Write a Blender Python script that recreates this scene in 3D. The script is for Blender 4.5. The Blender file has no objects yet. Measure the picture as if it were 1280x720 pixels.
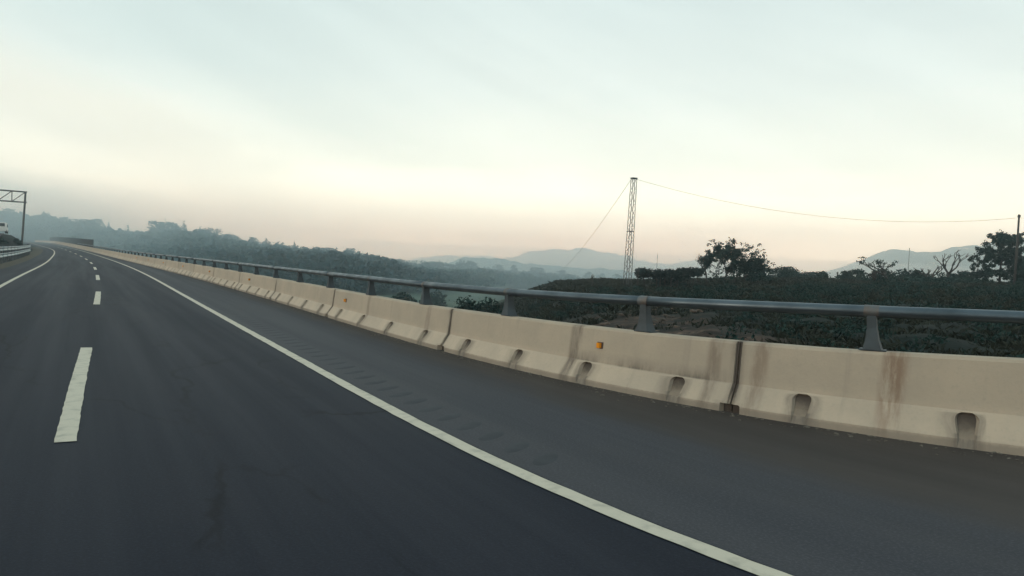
import bpy, math, random
import numpy as np
from mathutils import Vector, Matrix, noise

random.seed(7); rng = np.random.default_rng(7)
scene = bpy.context.scene
COL = scene.collection

# ------------------------------------------------------------------ camera
EYE = 1.75; FPX = 900.0; ROLL = math.radians(2.5); PITCH = math.radians(-2.0)
cd = bpy.data.cameras.new('camera'); cam = bpy.data.objects.new('camera', cd); COL.objects.link(cam)
cd.sensor_width = 36.0; cd.lens = FPX / 1280 * 36; cd.clip_start = 0.05; cd.clip_end = 12000
right0 = Vector((1, 0, 0)); fwd = Vector((0, math.cos(PITCH), math.sin(PITCH))); up0 = right0.cross(fwd)
rt = right0 * math.cos(ROLL) + up0 * math.sin(ROLL)     # horizon falls to the right in the picture
upv = up0 * math.cos(ROLL) - right0 * math.sin(ROLL)
cam.matrix_world = Matrix.Translation((0, 0, EYE)) @ Matrix((rt, upv, -fwd)).transposed().to_4x4()
scene.camera = cam

def at(u, v, dist):
    """world point seen at photo position u, v (1280 wide) at ground distance dist ahead"""
    d = fwd * 1.0 + rt * ((u - 640) / FPX) - upv * ((v - 360) / FPX)
    return Vector((0, 0, EYE)) + d * (dist / d.y)

# ------------------------------------------------------------------ sky
SUN_EL = math.radians(13); SUN_AZ = math.radians(-112)   # azimuth from +Y, clockwise
world = bpy.data.worlds.new('World'); scene.world = world; world.use_nodes = True
wn = world.node_tree; wn.nodes.clear(); WL = wn.links

class NT:
    """tiny helper around a node tree"""
    def __init__(s, tree): s.t = tree
    def n(s, kind, **kw):
        nd = s.t.nodes.new(kind)
        for k, v in kw.items():
            if k == 'inp':
                for a, b in v.items():
                    if hasattr(b, 'is_linked') or isinstance(b, bpy.types.NodeSocket): s.t.links.new(b, nd.inputs[a])
                    else: nd.inputs[a].default_value = b
            else: setattr(nd, k, v)
        return nd
    def math(s, op, a, b=None, c=None, clamp=False):
        nd = s.t.nodes.new('ShaderNodeMath'); nd.operation = op; nd.use_clamp = clamp
        for i, v in enumerate((a, b, c)):
            if v is None: continue
            if isinstance(v, bpy.types.NodeSocket): s.t.links.new(v, nd.inputs[i])
            else: nd.inputs[i].default_value = v
        return nd.outputs[0]
    def mapr(s, v, a, b, c=0.0, d=1.0, smooth=True):
        nd = s.t.nodes.new('ShaderNodeMapRange'); nd.interpolation_type = 'SMOOTHSTEP' if smooth else 'LINEAR'
        s.t.links.new(v, nd.inputs[0])
        for i, x in zip((1, 2, 3, 4), (a, b, c, d)): nd.inputs[i].default_value = x
        return nd.outputs[0]
    def mix(s, f, a, b):
        nd = s.t.nodes.new('ShaderNodeMix'); nd.data_type = 'RGBA'
        for i, v in ((0, f), (6, a), (7, b)):
            if isinstance(v, bpy.types.NodeSocket): s.t.links.new(v, nd.inputs[i])
            elif i: nd.inputs[i].default_value = (*v, 1) if len(v) == 3 else v
            else: nd.inputs[0].default_value = v
        return nd.outputs[2]
    def noise(s, vec, scale, detail=4, rough=.55, dist=0.0, out='Fac'):
        nd = s.n('ShaderNodeTexNoise'); nd.inputs['Scale'].default_value = scale
        nd.inputs['Detail'].default_value = detail; nd.inputs['Roughness'].default_value = rough
        nd.inputs['Distortion'].default_value = dist
        if vec is not None: s.t.links.new(vec, nd.inputs['Vector'])
        return nd.outputs[out]
    def scale(s, vec, xyz, loc=(0, 0, 0)):
        nd = s.n('ShaderNodeMapping'); nd.inputs['Scale'].default_value = xyz; nd.inputs['Location'].default_value = loc
        s.t.links.new(vec, nd.inputs['Vector']); return nd.outputs[0]

W = NT(wn)
tc = W.n('ShaderNodeTexCoord').outputs['Generated']
sep = W.n('ShaderNodeSeparateXYZ', inp={0: tc})
X, Y, Z = sep.outputs
el = W.math('MULTIPLY', W.math('ARCSINE', Z), 57.2958)
az = W.math('MULTIPLY', W.math('ARCTAN2', X, Y), 57.2958)          # degrees right of ahead
n1 = W.noise(W.scale(tc, (1.6, 1.6, 6.0)), 1.6, 5, .5, .3)
n2 = W.noise(W.scale(tc, (1.0, 1.0, 5.0), (3, 1, 2)), 5.0, 4, .5, .4)
wob = W.math('MULTIPLY', W.math('SUBTRACT', n1, .5), 9.0)
e2 = W.math('ADD', el, W.math('MULTIPLY', W.math('SUBTRACT', n2, .5), 3.0))
cr = W.n('ShaderNodeValToRGB'); WL.new(W.math('DIVIDE', e2, 90.0, clamp=True), cr.inputs[0])
stops = [(0.0, (2.85, 2.88, 2.30)), (.03, (2.12, 2.16, 1.74)), (.085, (1.07, 1.12, .98)), (.15, (.82, .91, .86)), (.24, (.67, .79, .775)),
         (.45, (.50, .65, .68)), (1.0, (.36, .54, .60))]
for i, (p, c) in enumerate(stops):
    e = cr.color_ramp.elements[i] if i < 2 else cr.color_ramp.elements.new(p)
    e.position = p; e.color = (*c, 1)
sky_c = cr.outputs[0]
# cooler, whiter veil high on the left; grey-teal bank of cloud low on the left, its top edge sloping down to the right
azl = W.math('MAXIMUM', W.math('MULTIPLY', az, -1.0), -20.0)
edge = W.math('MINIMUM', W.math('MULTIPLY', W.math('SUBTRACT', azl, 14.0), .27), 8.0)
dd = W.math('SUBTRACT', edge, W.math('ADD', el, W.math('MULTIPLY', W.math('SUBTRACT', n2, .5), 4.0)))
bank = W.math('MULTIPLY', W.mapr(dd, -1.0, 4.0), .85)
sky_c = W.mix(bank, sky_c, (.32, .52, .56))
dl = W.math('SUBTRACT', W.math('ADD', el, wob), W.math('MULTIPLY', W.math('SUBTRACT', azl, 7.0), .33))
veil = W.math('MULTIPLY', W.mapr(dl, 2.0, 10.0), W.mapr(azl, 0.0, 30.0))
sky_c = W.mix(W.math('MULTIPLY', veil, .65), sky_c, (.58, .72, .71))
warm = W.math('MULTIPLY', W.mapr(W.math('ABSOLUTE', W.math('SUBTRACT', dl, 0.5)), 5.0, 0.0), W.mapr(azl, 2.0, 24.0))
sky_c = W.mix(W.math('MULTIPLY', warm, .45), sky_c, (1.0, .97, .81))
cc = W.math('ADD', el, W.math('MULTIPLY', az, .38))
cv = W.n('ShaderNodeCombineXYZ', inp={0: W.math('MULTIPLY', az, .030), 1: W.math('MULTIPLY', cc, .17)})
stk = W.noise(cv.outputs[0], 1.0, 4, .5, .25)
mott = W.mapr(stk, .3, .7, .94, 1.05)
vm = W.n('ShaderNodeVectorMath', operation='SCALE'); WL.new(sky_c, vm.inputs[0]); WL.new(mott, vm.inputs['Scale'])
below = W.mapr(el, -2.0, -.2)
cloud = W.mix(below, (.12, .13, .12), vm.outputs[0])
nish = W.n('ShaderNodeTexSky', sky_type='NISHITA', sun_disc=False, sun_elevation=SUN_EL, sun_rotation=SUN_AZ)
b1 = W.n('ShaderNodeBackground', inp={0: cloud, 1: 01.12}); b2 = W.n('ShaderNodeBackground', inp={0: nish.outputs[0], 1: 0.10})
mx = W.n('ShaderNodeMixShader', inp={0: .93, 1: b2.outputs[0], 2: b1.outputs[0]})
WL.new(mx.outputs[0], W.n('ShaderNodeOutputWorld').inputs[0])

# ------------------------------------------------------------------ sun, exposure
sd = bpy.data.lights.new('sun', 'SUN'); sd.energy = .7; sd.angle = math.radians(18); sd.color = (1, .87, .69)
so = bpy.data.objects.new('sun', sd); COL.objects.link(so)
sv = Vector((math.sin(SUN_AZ) * math.cos(SUN_EL), math.cos(SUN_AZ) * math.cos(SUN_EL), math.sin(SUN_EL)))
so.rotation_euler = sv.to_track_quat('Z', 'Y').to_euler(); so.location = (0, 0, 60)
vs = scene.view_settings; vs.view_transform = 'Standard'; vs.look = 'None'; vs.exposure = 0; vs.gamma = 1; vs.use_curve_mapping = False
scene.cycles.use_denoising = True
scene.cycles.max_bounces = 8; scene.cycles.volume_bounces = 5; scene.cycles.diffuse_bounces = 2

# ------------------------------------------------------------------ helpers
def link(o): COL.objects.link(o); return o
def tag(o, label=None, cat=None, group=None, kind=None):
    for k, v in (('label', label), ('category', cat), ('group', group), ('kind', kind)):
        if v: o[k] = v
    return o
def mesh(name, V, F, mats, smooth=False, mi=None, uv=None):
    me = bpy.data.meshes.new(name); me.from_pydata([tuple(v) for v in V], [], [tuple(f) for f in F])
    for m in (mats if isinstance(mats, (list, tuple)) else [mats]): me.materials.append(m)
    if mi is not None: me.polygons.foreach_set('material_index', np.asarray(mi, dtype=np.int32))
    if smooth: me.polygons.foreach_set('use_smooth', np.ones(len(me.polygons), dtype=bool))
    if uv is not None:
        lay = me.uv_layers.new(name='UVMap'); li = np.empty(len(me.loops), dtype=np.int32); me.loops.foreach_get('vertex_index', li)
        lay.data.foreach_set('uv', np.asarray(uv, dtype=np.float32)[li].ravel())
    me.update(); return me
def obj(name, me, parent=None, loc=None):
    o = link(bpy.data.objects.new(name, me)); 
    if parent: o.parent = parent
    if loc is not None: o.location = loc
    return o
def empty(name, loc=(0, 0, 0), rz=0, scale=1.0):
    o = link(bpy.data.objects.new(name, None)); o.location = loc; o.rotation_euler = (0, 0, rz); o.empty_display_size = .3
    o.scale = (scale,) * 3 if not hasattr(scale, '__len__') else scale; return o
class MB:
    def __init__(s): s.V = []; s.F = []
    def add(s, V, F):
        b = len(s.V); s.V += [tuple(v) for v in V]; s.F += [tuple(i + b for i in f) for f in F]; return s
    def box(s, c, sz, M=None):
        P = [Vector((c[0] + sx * sz[0] / 2, c[1] + sy * sz[1] / 2, c[2] + sz_ * sz[2] / 2)) for sz_ in (-1, 1) for sy in (-1, 1) for sx in (-1, 1)]
        if M: P = [M @ p for p in P]
        return s.add(P, [(0, 2, 3, 1), (4, 5, 7, 6), (0, 1, 5, 4), (2, 6, 7, 3), (0, 4, 6, 2), (1, 3, 7, 5)])
    def tube(s, pts, r, n=6, cap=True):
        pts = [Vector(p) for p in pts]; rs = r if hasattr(r, '__len__') else [r] * len(pts); V = []; F = []
        for i, p in enumerate(pts):
            t = (pts[min(i + 1, len(pts) - 1)] - pts[max(i - 1, 0)]).normalized()
            a = t.cross(Vector((0, 0, 1)) if abs(t.z) < .9 else Vector((1, 0, 0))).normalized(); b = t.cross(a)
            V += [p + (a * math.cos(k * 2 * math.pi / n) + b * math.sin(k * 2 * math.pi / n)) * rs[i] for k in range(n)]
        for i in range(len(pts) - 1):
            F += [(i * n + k, i * n + (k + 1) % n, (i + 1) * n + (k + 1) % n, (i + 1) * n + k) for k in range(n)]
        if cap: F += [tuple(range(n))[::-1], tuple((len(pts) - 1) * n + k for k in range(n))]
        return s.add(V, F)
    def build(s, name, m, parent=None, smooth=False): return obj(name, mesh(name, s.V, s.F, m, smooth), parent)

def material(name, col=(.5, .5, .5), rough=.8, metal=0.0, fn=None, bump=None, spec=.5):
    m = bpy.data.materials.new(name); m.use_nodes = True; t = m.node_tree; T = NT(t); p = t.nodes['Principled BSDF']
    p.inputs['Roughness'].default_value = rough; p.inputs['Metallic'].default_value = metal; p.inputs['Base Color'].default_value = (*col, 1)
    p.inputs['Specular IOR Level'].default_value = spec
    if fn: fn(T, p)
    return m
def vary(c1, c2, scale=3.0, lo=.35, hi=.65, rough=None, vec='Object', stretch=(1, 1, 1), bump=0.0, bscale=None):
    def f(T, p):
        v = T.n('ShaderNodeTexCoord').outputs[vec]; v = T.scale(v, stretch)
        n = T.noise(v, scale, 5); c = T.mix(T.mapr(n, lo, hi), c1, c2)
        T.t.links.new(c, p.inputs['Base Color'])
        if rough: T.t.links.new(T.mapr(n, .3, .7, *rough), p.inputs['Roughness'])
        if bump:
            b = T.n('ShaderNodeBump', inp={'Strength': bump, 'Distance': .02, 'Height': T.noise(v, bscale or scale * 6, 5)})
            T.t.links.new(b.outputs[0], p.inputs['Normal'])
    return f

# ------------------------------------------------------------------ the plan of the road
def zroad(y): return 1.9 * (1 - np.exp(-.93 * (np.clip(np.asarray(y, float) - 60, 0, 400) / 140) ** 2))
def plan(start, sk, head, back_s, back_h, step=.25):
    """polyline from a starting point and headings (degrees from +Y); also run backwards behind the start. s = 0 at start"""
    def run(x, y, S, H, sign):
        s = np.arange(0, S[-1] + step / 2, step); th = np.radians(np.interp(s, S, H)); tm = (th[1:] + th[:-1]) / 2
        return np.c_[np.r_[x, x + sign * np.cumsum(np.sin(tm)) * step], np.r_[y, y + sign * np.cumsum(np.cos(tm)) * step]], s * sign
    a, sa = run(*start, sk, head, 1); b, sb = run(*start, back_s, back_h, -1)
    return np.r_[b[:0:-1], a], np.r_[sb[:0:-1], sa]
BARR = plan((5.29, 7.31), [0, 2, 4, 7, 11, 16, 24, 36, 60, 110, 190, 300, 420], [-65.4, -54.6, -45.5, -36.7, -31.7, -30.2, -30.7, -31.5, -32.5, -33.8, -35.0, -34.6, -46],
            [0, 3, 8, 20, 150], [-66, -60, -44, -33, -31])
EDGE = plan((1.6, 4.11), [0, 1.5, 3, 5, 8, 12, 20, 35, 60, 90, 180, 300, 420], [-42.8, -37.3, -33.4, -31, -30.2, -30.4, -30.3, -30.2, -31.2, -32.6, -35.2, -34.6, -46],
            [0, 2, 8, 20, 150], [-43, -44, -36, -32, -31])
LEFT = plan((-19.35, 27.18), [0, 20, 50, 80, 110, 150, 300, 420], [-31.2, -30.6, -31.7, -31.9, -32.8, -36, -35.0, -46], [0, 20, 150], [-31.2, -31, -31])
DASH = plan((-3.87, 6.28), [0, 5, 15, 30, 60, 75, 130, 300], [-29.5, -29.1, -29.3, -30.1, -31, -31.9, -34.0, -35.4], [0, 10, 150], [-29.5, -30, -31])
def P(line, s, off=0.0):
    """point and tangent on a plan line, off metres to its right"""
    pts, ss = line; x = np.interp(s, ss, pts[:, 0]); y = np.interp(s, ss, pts[:, 1])
    tx = np.interp(s + .5, ss, pts[:, 0]) - np.interp(s - .5, ss, pts[:, 0]); ty = np.interp(s + .5, ss, pts[:, 1]) - np.interp(s - .5, ss, pts[:, 1])
    l = np.hypot(tx, ty); tx, ty = tx / l, ty / l
    return x + ty * off, y - tx * off, tx, ty
def side(line, x, y, step=6):
    """signed distance to the right of a plan line"""
    p = line[0][::step]; x = np.asarray(x, float).ravel(); y = np.asarray(y, float).ravel(); out = np.empty(len(x))
    t = np.gradient(p, axis=0); t /= np.hypot(*t.T)[:, None]
    for a in range(0, len(x), 20000):
        dx = x[a:a + 20000, None] - p[None, :, 0]; dy = y[a:a + 20000, None] - p[None, :, 1]
        i = (dx * dx + dy * dy).argmin(1); r = np.arange(len(i)); d = dx[r, i] * t[i, 1] - dy[r, i] * t[i, 0]
        out[a:a + 20000] = np.sign(d) * np.maximum(np.abs(d), np.hypot(dx[r, i], dy[r, i]) * .999)
    return out

def sst(x, a, b): t = np.clip((x - a) / (b - a), 0, 1); return t * t * (3 - 2 * t)
RIDGE = [(-200, 255), (0, 262), (20, 264), (32, 272), (45, 268), (57, 266), (68, 272), (92, 277), (108, 275), (122, 281), (142, 284), (170, 289), (190, 288), (212, 285), (245, 287), (262, 290),
         (283, 296), (300, 298), (340, 304), (375, 307), (400, 310), (430, 314), (450, 316), (480, 320), (500, 324), (530, 329), (560, 331), (600, 331), (640, 335), (700, 338), (2200, 400)]
RPX = np.array([r[0] for r in RIDGE], float); RPY = np.array([r[1] for r in RIDGE], float)
DPX = [-200, 0, 60, 130, 250, 450, 560, 640, 2200]; DD = [620, 600, 580, 440, 330, 300, 340, 420, 450]
def canopy(px):
    d = np.interp(px, DPX, DD); y = np.interp(px, RPX, RPY)
    hor = 305 + (px - 100) * math.tan(ROLL) ; return d, EYE + (hor - y) * d / FPX
MX = [-60, -9, -4, 0.5, 2, 6, 8, 12, 18, 23, 32, 60, 200]; MZ = [-8, -8, -5.4, -3.2, -2.2, -.75, -.4, -.15, .1, .35, .95, 1.8, 1.8]
def tz(x, y):
    """height of the ground"""
    sh = np.shape(x); x = np.asarray(x, float).ravel(); y = np.asarray(y, float).ravel()
    ang = np.clip(np.arctan2(x, y), -.86, .86); r = np.hypot(x, y); d = r * np.cos(ang)
    px = 640 + FPX * np.tan(ang)
    rd, rt_ = canopy(px); g = np.maximum(rt_ - np.where(px < 560, 9.0, 5.0), -7.0)
    V = -8 + (g + 8) * sst(d, rd - 120, rd) * (1 - .8 * sst(d, rd + 20, rd + 260))
    V = V * (1 - sst(d, 900, 2500)) - 6 * sst(d, 900, 2500)
    M = np.interp(x, MX, MZ); M = np.where(x > -9, M, V); w = 1 - sst(y, 100, 200); Pz = np.where(x > -9, M * w + np.maximum(V, -8) * (1 - w), V)
    Pz = np.where(y < -5, -1.0, Pz)
    sR = side(BARR, x, y); sL = -side(LEFT, x, y); zr = zroad(y) - .16
    tR = sst(sR, .7, 30) * .55 + sst(sR, .7, 12) * .45
    right = zr * (1 - tR) + Pz * tR
    far = sst(y, 75, 120) * (1 - sst(y, 300, 420))
    Lz = zr + 2.6 * far * sst(sL, 3.2, 6.8); leftz = Lz * (1 - sst(sL, 30, 140)) + np.maximum(V, -4) * sst(sL, 30, 140)
    z = np.where(sR > 0.2, right, np.where(sL > 0, leftz, zr))
    return z.reshape(sh)
def tz1(x, y): return float(tz(np.array([x]), np.array([y]))[0])

# ------------------------------------------------------------------ materials
def asphalt_fn(base, alt, warmth, seed, cracks=True, outer=None):
    def f(T, p):
        uv = T.n('ShaderNodeTexCoord').outputs['UV']; L = T.t.links
        lane = T.noise(T.scale(uv, (.03, 1.3, 1), (seed, seed, 0)), 1.0, 4, .6)       # long streaks worn along the lane
        patch = T.noise(T.scale(uv, (.25, .5, 1), (seed, 0, 0)), 1.0, 5, .6)
        grain = T.noise(T.scale(uv, (1, 1, 1)), 42, 4, .75); c = T.mix(T.mapr(lane, .32, .7), base, alt)
        c = T.mix(T.math('MULTIPLY', T.mapr(patch, .45, .75), .45), c, warmth)
        c = T.mix(T.math('MULTIPLY', T.mapr(grain, .45, .7), .45), c, tuple(x * 2.6 for x in base))
        if outer:                                                # older, browner strip along the barrier foot
            y_ = T.n('ShaderNodeSeparateXYZ', inp={0: uv}).outputs[1]
            w_ = T.mapr(T.math('ADD', y_, T.math('MULTIPLY', T.noise(T.scale(uv, (.35, 1, 1)), 1.2, 5, .6), 1.1)), 2.35, 3.25)
            c = T.mix(T.math('MULTIPLY', w_, .9), c, T.mix(T.mapr(patch, .3, .7), outer, tuple(x * 1.3 for x in outer)))
        if cracks:
            dn = T.n('ShaderNodeTexNoise', inp={'Vector': T.scale(uv, (.6, 1.2, 1)), 'Scale': 1.0, 'Detail': 5}).outputs['Color']
            va = T.n('ShaderNodeVectorMath', operation='ADD'); L.new(T.scale(uv, (.10, .45, 1), (seed * 2, 1.3, 0)), va.inputs[0])
            vs_ = T.n('ShaderNodeVectorMath', operation='SCALE', inp={0: dn, 'Scale': .35}); L.new(vs_.outputs[0], va.inputs[1])
            vo = T.n('ShaderNodeTexVoronoi', feature='DISTANCE_TO_EDGE', inp={'Vector': va.outputs[0], 'Scale': 1.0})
            k = T.math('MULTIPLY', T.mapr(vo.outputs['Distance'], .016, .0), T.mapr(patch, .45, .6))
            c = T.mix(T.math('MULTIPLY', k, .8), c, tuple(x * .4 for x in base))
        L.new(c, p.inputs['Base Color'])
        L.new(T.mapr(lane, .3, .7, .74, .64), p.inputs['Roughness'])
        b = T.n('ShaderNodeBump', inp={'Strength': .35, 'Distance': .006, 'Height': grain}); L.new(b.outputs[0], p.inputs['Normal'])
    return f
M_LANE = material('asphalt_lane', fn=asphalt_fn((.0108, .0130, .0205), (.0148, .0170, .0258), (.0200, .0205, .0272), 2.0), spec=.13)
M_SHOUL = material('asphalt_shoulder', fn=asphalt_fn((.046, .046, .053), (.054, .053, .059), (.062, .058, .058), 5.0, False, (.058, .048, .043)), spec=.10)
M_SHOUL2 = material('asphalt_shoulder_outer', fn=asphalt_fn((.072, .067, .060), (.10, .089, .078), (.12, .106, .090), 9.0, False), spec=.3)
M_PAINT = material('road_paint', rough=.7, fn=vary((.60, .53, .415), (.38, .34, .265), 6.0, .45, .8, vec='UV', bump=.2, bscale=60))
M_GROOVE = material('rumble_groove_shade', rough=.85, fn=vary((.027, .029, .035), (.038, .040, .046), 5.0))

def concrete_fn(T, p):
    L = T.t.links; co = T.n('ShaderNodeTexCoord'); ob = co.outputs['Object']; uv = co.outputs['UV']; su = T.n('ShaderNodeSeparateXYZ', inp={0: uv})
    big = T.noise(ob, .9, 5, .6); fine = T.noise(ob, 22, 5, .65)
    c = T.mix(T.mapr(big, .35, .7), (.55, .45, .345), (.45, .375, .295))
    c = T.mix(T.math('MULTIPLY', T.mapr(fine, .5, .75), .35), c, (.36, .32, .27))
    stv = T.noise(T.scale(uv, (5.0, .35, 1)), 1.0, 4, .6)                              # thin run-off streaks
    c = T.mix(T.math('MULTIPLY', T.mapr(stv, .56, .75), .38), c, (.30, .255, .21))
    at_ = T.n('ShaderNodeAttribute', attribute_name='stain'); sep_ = T.n('ShaderNodeSeparateColor', inp={0: at_.outputs['Color']})
    rn = T.mapr(T.noise(T.scale(uv, (9, 2.5, 1)), 1.0, 5, .65), .36, .62)
    c = T.mix(T.math('MULTIPLY', T.math('MULTIPLY', sep_.outputs[0], rn), .85, clamp=True), c, (.20, .105, .060))   # rust
    c = T.mix(T.math('MULTIPLY', T.math('MULTIPLY', sep_.outputs[1], T.math('ADD', T.math('MULTIPLY', rn, .5), .5)), .85, clamp=True), c, (.10, .088, .078))  # soot and grime
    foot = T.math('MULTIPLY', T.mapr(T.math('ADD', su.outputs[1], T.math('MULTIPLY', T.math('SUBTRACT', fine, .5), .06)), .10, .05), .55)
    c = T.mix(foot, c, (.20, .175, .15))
    top_shade = T.math('MULTIPLY', T.mapr(su.outputs[1], .30, .42), .30)                     # steep face above the kink: its weaker skylight painted in as greyer concrete
    c = T.mix(top_shade, c, (.33, .28, .22))
    L.new(c, p.inputs['Base Color'])
    b = T.n('ShaderNodeBump', inp={'Strength': .35, 'Distance': .01, 'Height': fine}); L.new(b.outputs[0], p.inputs['Normal'])
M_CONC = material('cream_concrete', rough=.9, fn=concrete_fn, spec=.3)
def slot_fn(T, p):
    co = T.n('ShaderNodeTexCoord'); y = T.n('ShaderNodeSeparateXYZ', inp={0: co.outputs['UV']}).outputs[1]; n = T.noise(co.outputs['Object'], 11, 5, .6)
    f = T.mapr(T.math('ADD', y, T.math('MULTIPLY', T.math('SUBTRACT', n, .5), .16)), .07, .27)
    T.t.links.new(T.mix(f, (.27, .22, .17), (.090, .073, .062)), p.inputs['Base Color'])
M_SLOT = material('soot_and_gap_shade_concrete', rough=.95, fn=slot_fn, spec=.2)
M_STEEL = material('galvanised_steel', rough=.42, metal=.75, fn=vary((.105, .13, .15), (.07, .09, .105), 2.2, .35, .7, (.36, .5), bump=.1, bscale=40))
M_STEELD = material('dull_steel_post', rough=.6, metal=.4, fn=vary((.06, .075, .085), (.04, .048, .054), 3.5, .35, .7))
M_SLEEVE = material('worn_steel_sleeve', rough=.6, metal=.4, fn=vary((.15, .125, .11), (.12, .135, .145), 8.0))
M_AMBER = material('amber_reflector', (.85, .30, .012), .25)
M_BACK = material('reflector_bracket', (.09, .06, .05), .7)
M_WB = material('guard_rail_steel', rough=.38, metal=.8, fn=vary((.30, .38, .40), (.22, .28, .30), 3.0, .35, .7, (.3, .45)))
M_FENCE = material('dark_fence_panel', rough=.8, fn=vary((.003, .003, .006), (.006, .005, .007), 1.5))
M_MAST = material('mast_steel', rough=.7, metal=.1, fn=vary((.05, .06, .07), (.085, .075, .065), 3.0))
M_WIRE = material('cable_black', (.05, .055, .06), .6)
M_WOOD = material('weathered_pole_wood', rough=.9, fn=vary((.035, .032, .03), (.055, .047, .042), 4.0, stretch=(3, 3, .3)))
M_BARK = material('bark', rough=.95, fn=vary((.024, .021, .019), (.042, .036, .031), 6.0, stretch=(2, 2, .5)))
def leafmat(name, a, b, sc=.6):
    def f(T, p):
        oi = T.n('ShaderNodeObjectInfo'); g = T.n('ShaderNodeNewGeometry')
        v = T.noise(T.n('ShaderNodeTexCoord').outputs['Object'], sc, 3); v2 = T.math('ADD', T.math('MULTIPLY', g.outputs['Random Per Island'], .5), T.math('MULTIPLY', oi.outputs['Random'], .35))
        c = T.mix(T.math('ADD', T.math('MULTIPLY', T.mapr(v, .35, .65), .4), v2, clamp=True), a, b); T.t.links.new(c, p.inputs['Base Color'])
    return material(name, rough=.75, fn=f, spec=.2)
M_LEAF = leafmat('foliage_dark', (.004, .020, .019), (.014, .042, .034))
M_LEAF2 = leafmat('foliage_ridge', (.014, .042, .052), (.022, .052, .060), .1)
M_PINE = leafmat('foliage_pine', (.003, .012, .012), (.008, .024, .021))
M_GRASS = leafmat('grass_blades', (.009, .016, .012), (.026, .030, .020), .3)
def ground_fn(T, p):
    L = T.t.links; g = T.n('ShaderNodeNewGeometry').outputs['Position']; s = T.n('ShaderNodeSeparateXYZ', inp={0: g})
    n = T.noise(g, .12, 6, .6); m = T.noise(g, 1.1, 6, .65); st = T.noise(T.scale(g, (.25, .5, 2.2)), 1.0, 6, .65, .6)
    grass = T.mix(T.mapr(n, .35, .65), (.005, .010, .009), (.011, .018, .015)); grass = T.mix(T.math('MULTIPLY', T.mapr(m, .4, .7), .3), grass, (.017, .015, .012))
    soil = T.mix(T.mapr(st, .4, .66), (.026, .020, .016), (.13, .075, .052)); soil = T.mix(T.mapr(m, .56, .72), soil, (.17, .115, .08))
    # bare cut bank behind the barrier, left half of the mound, ending where the weeds take over
    cut = T.math('MULTIPLY', T.mapr(s.outputs[1], 44, 30), T.mapr(T.math('ADD', s.outputs[0], T.math('MULTIPLY', n, 6)), 13.5, 8.0))
    cut = T.math('MULTIPLY', T.math('MULTIPLY', cut, T.mapr(s.outputs[0], -1.5, 1.5)), T.mapr(T.math('ADD', m, T.math('MULTIPLY', n, .5)), .45, .85))
    c = T.mix(cut, grass, soil)
    fld = T.math('MULTIPLY', T.math('MULTIPLY', T.mapr(s.outputs[1], 75, 110), T.mapr(s.outputs[0], 5, -10)), T.mapr(T.math('ADD', s.outputs[0], T.math('MULTIPLY', s.outputs[1], .56)), -3, 8)); c = T.mix(fld, c, T.mix(T.mapr(n, .4, .6), (.060, .095, .070), (.085, .115, .080)))
    L.new(c, p.inputs['Base Color'])
    b = T.n('ShaderNodeBump', inp={'Strength': .7, 'Distance': .15, 'Height': m}); L.new(b.outputs[0], p.inputs['Normal'])
M_GROUND = material('earth_and_grass', rough=.95, fn=ground_fn, spec=.15)
M_VERGE = material('dusty_verge', rough=.95, fn=vary((.10, .085, .062), (.07, .066, .05), 1.2), spec=.15)
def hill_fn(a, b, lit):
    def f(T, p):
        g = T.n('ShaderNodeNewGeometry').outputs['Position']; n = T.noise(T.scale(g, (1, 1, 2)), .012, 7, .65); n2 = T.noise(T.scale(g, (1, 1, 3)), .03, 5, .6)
        c = T.mix(T.mapr(n, .42, .6), a, b); c = T.mix(T.mapr(n2, .58, .68), c, lit); T.t.links.new(c, p.inputs['Base Color'])  # lit: sunlit rock faces painted in as lighter noise patches
    return f
M_HILL = material('hill_forest_and_lit_rock', rough=.95, fn=hill_fn((.05, .06, .05), (.13, .12, .09), (.60, .42, .27)), spec=.1)
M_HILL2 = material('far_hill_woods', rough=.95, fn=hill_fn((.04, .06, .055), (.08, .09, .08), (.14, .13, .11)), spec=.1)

# ------------------------------------------------------------------ ground sheet
def build_ground():
    a1 = np.radians(np.linspace(-47, 47, 420)); a2 = np.radians(np.linspace(47, 313, 120))[1:-1]; A = np.r_[a1, a2]
    Rr = np.r_[0.8, np.geomspace(2.0, 2700, 300)]; na, nr = len(A), len(Rr)
    x = np.outer(Rr, np.sin(A)); y = np.outer(Rr, np.cos(A)); z = tz(x, y)
    sR = side(BARR, x, y).reshape(x.shape); sL = -side(LEFT, x, y).reshape(x.shape)
    rough = np.clip((sR - 1.2) / 3, 0, 1) + np.clip((sL - 4) / 4, 0, 1); rough = np.clip(rough, 0, 1)
    for i in range(nr):
        if Rr[i] > 260: break
        for j in range(len(a1)):
            if rough[i, j] > 0:
                v = Vector((x[i, j], y[i, j], 0))
                z[i, j] += rough[i, j] * (.35 * noise.fractal(v * .35, 1.0, 2.0, 3) + .12 * noise.noise(v * 1.7)) * ((.8 if Rr[i] < 34 else .5) if sR[i, j] > 0 else .3)
    Vv = np.stack([x.ravel(), y.ravel(), z.ravel()], 1); F = []
    for i in range(nr - 1):
        b = i * na; F += [(b + j, b + (j + 1) % na, b + na + (j + 1) % na, b + na + j) for j in range(na)]
    F.append(tuple(range(na))[::-1])
    F = [f[::-1] for f in F]
    o = obj('ground', mesh('ground', Vv, F, M_GROUND, True)); tag(o, kind='structure'); return o
build_ground()

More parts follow.
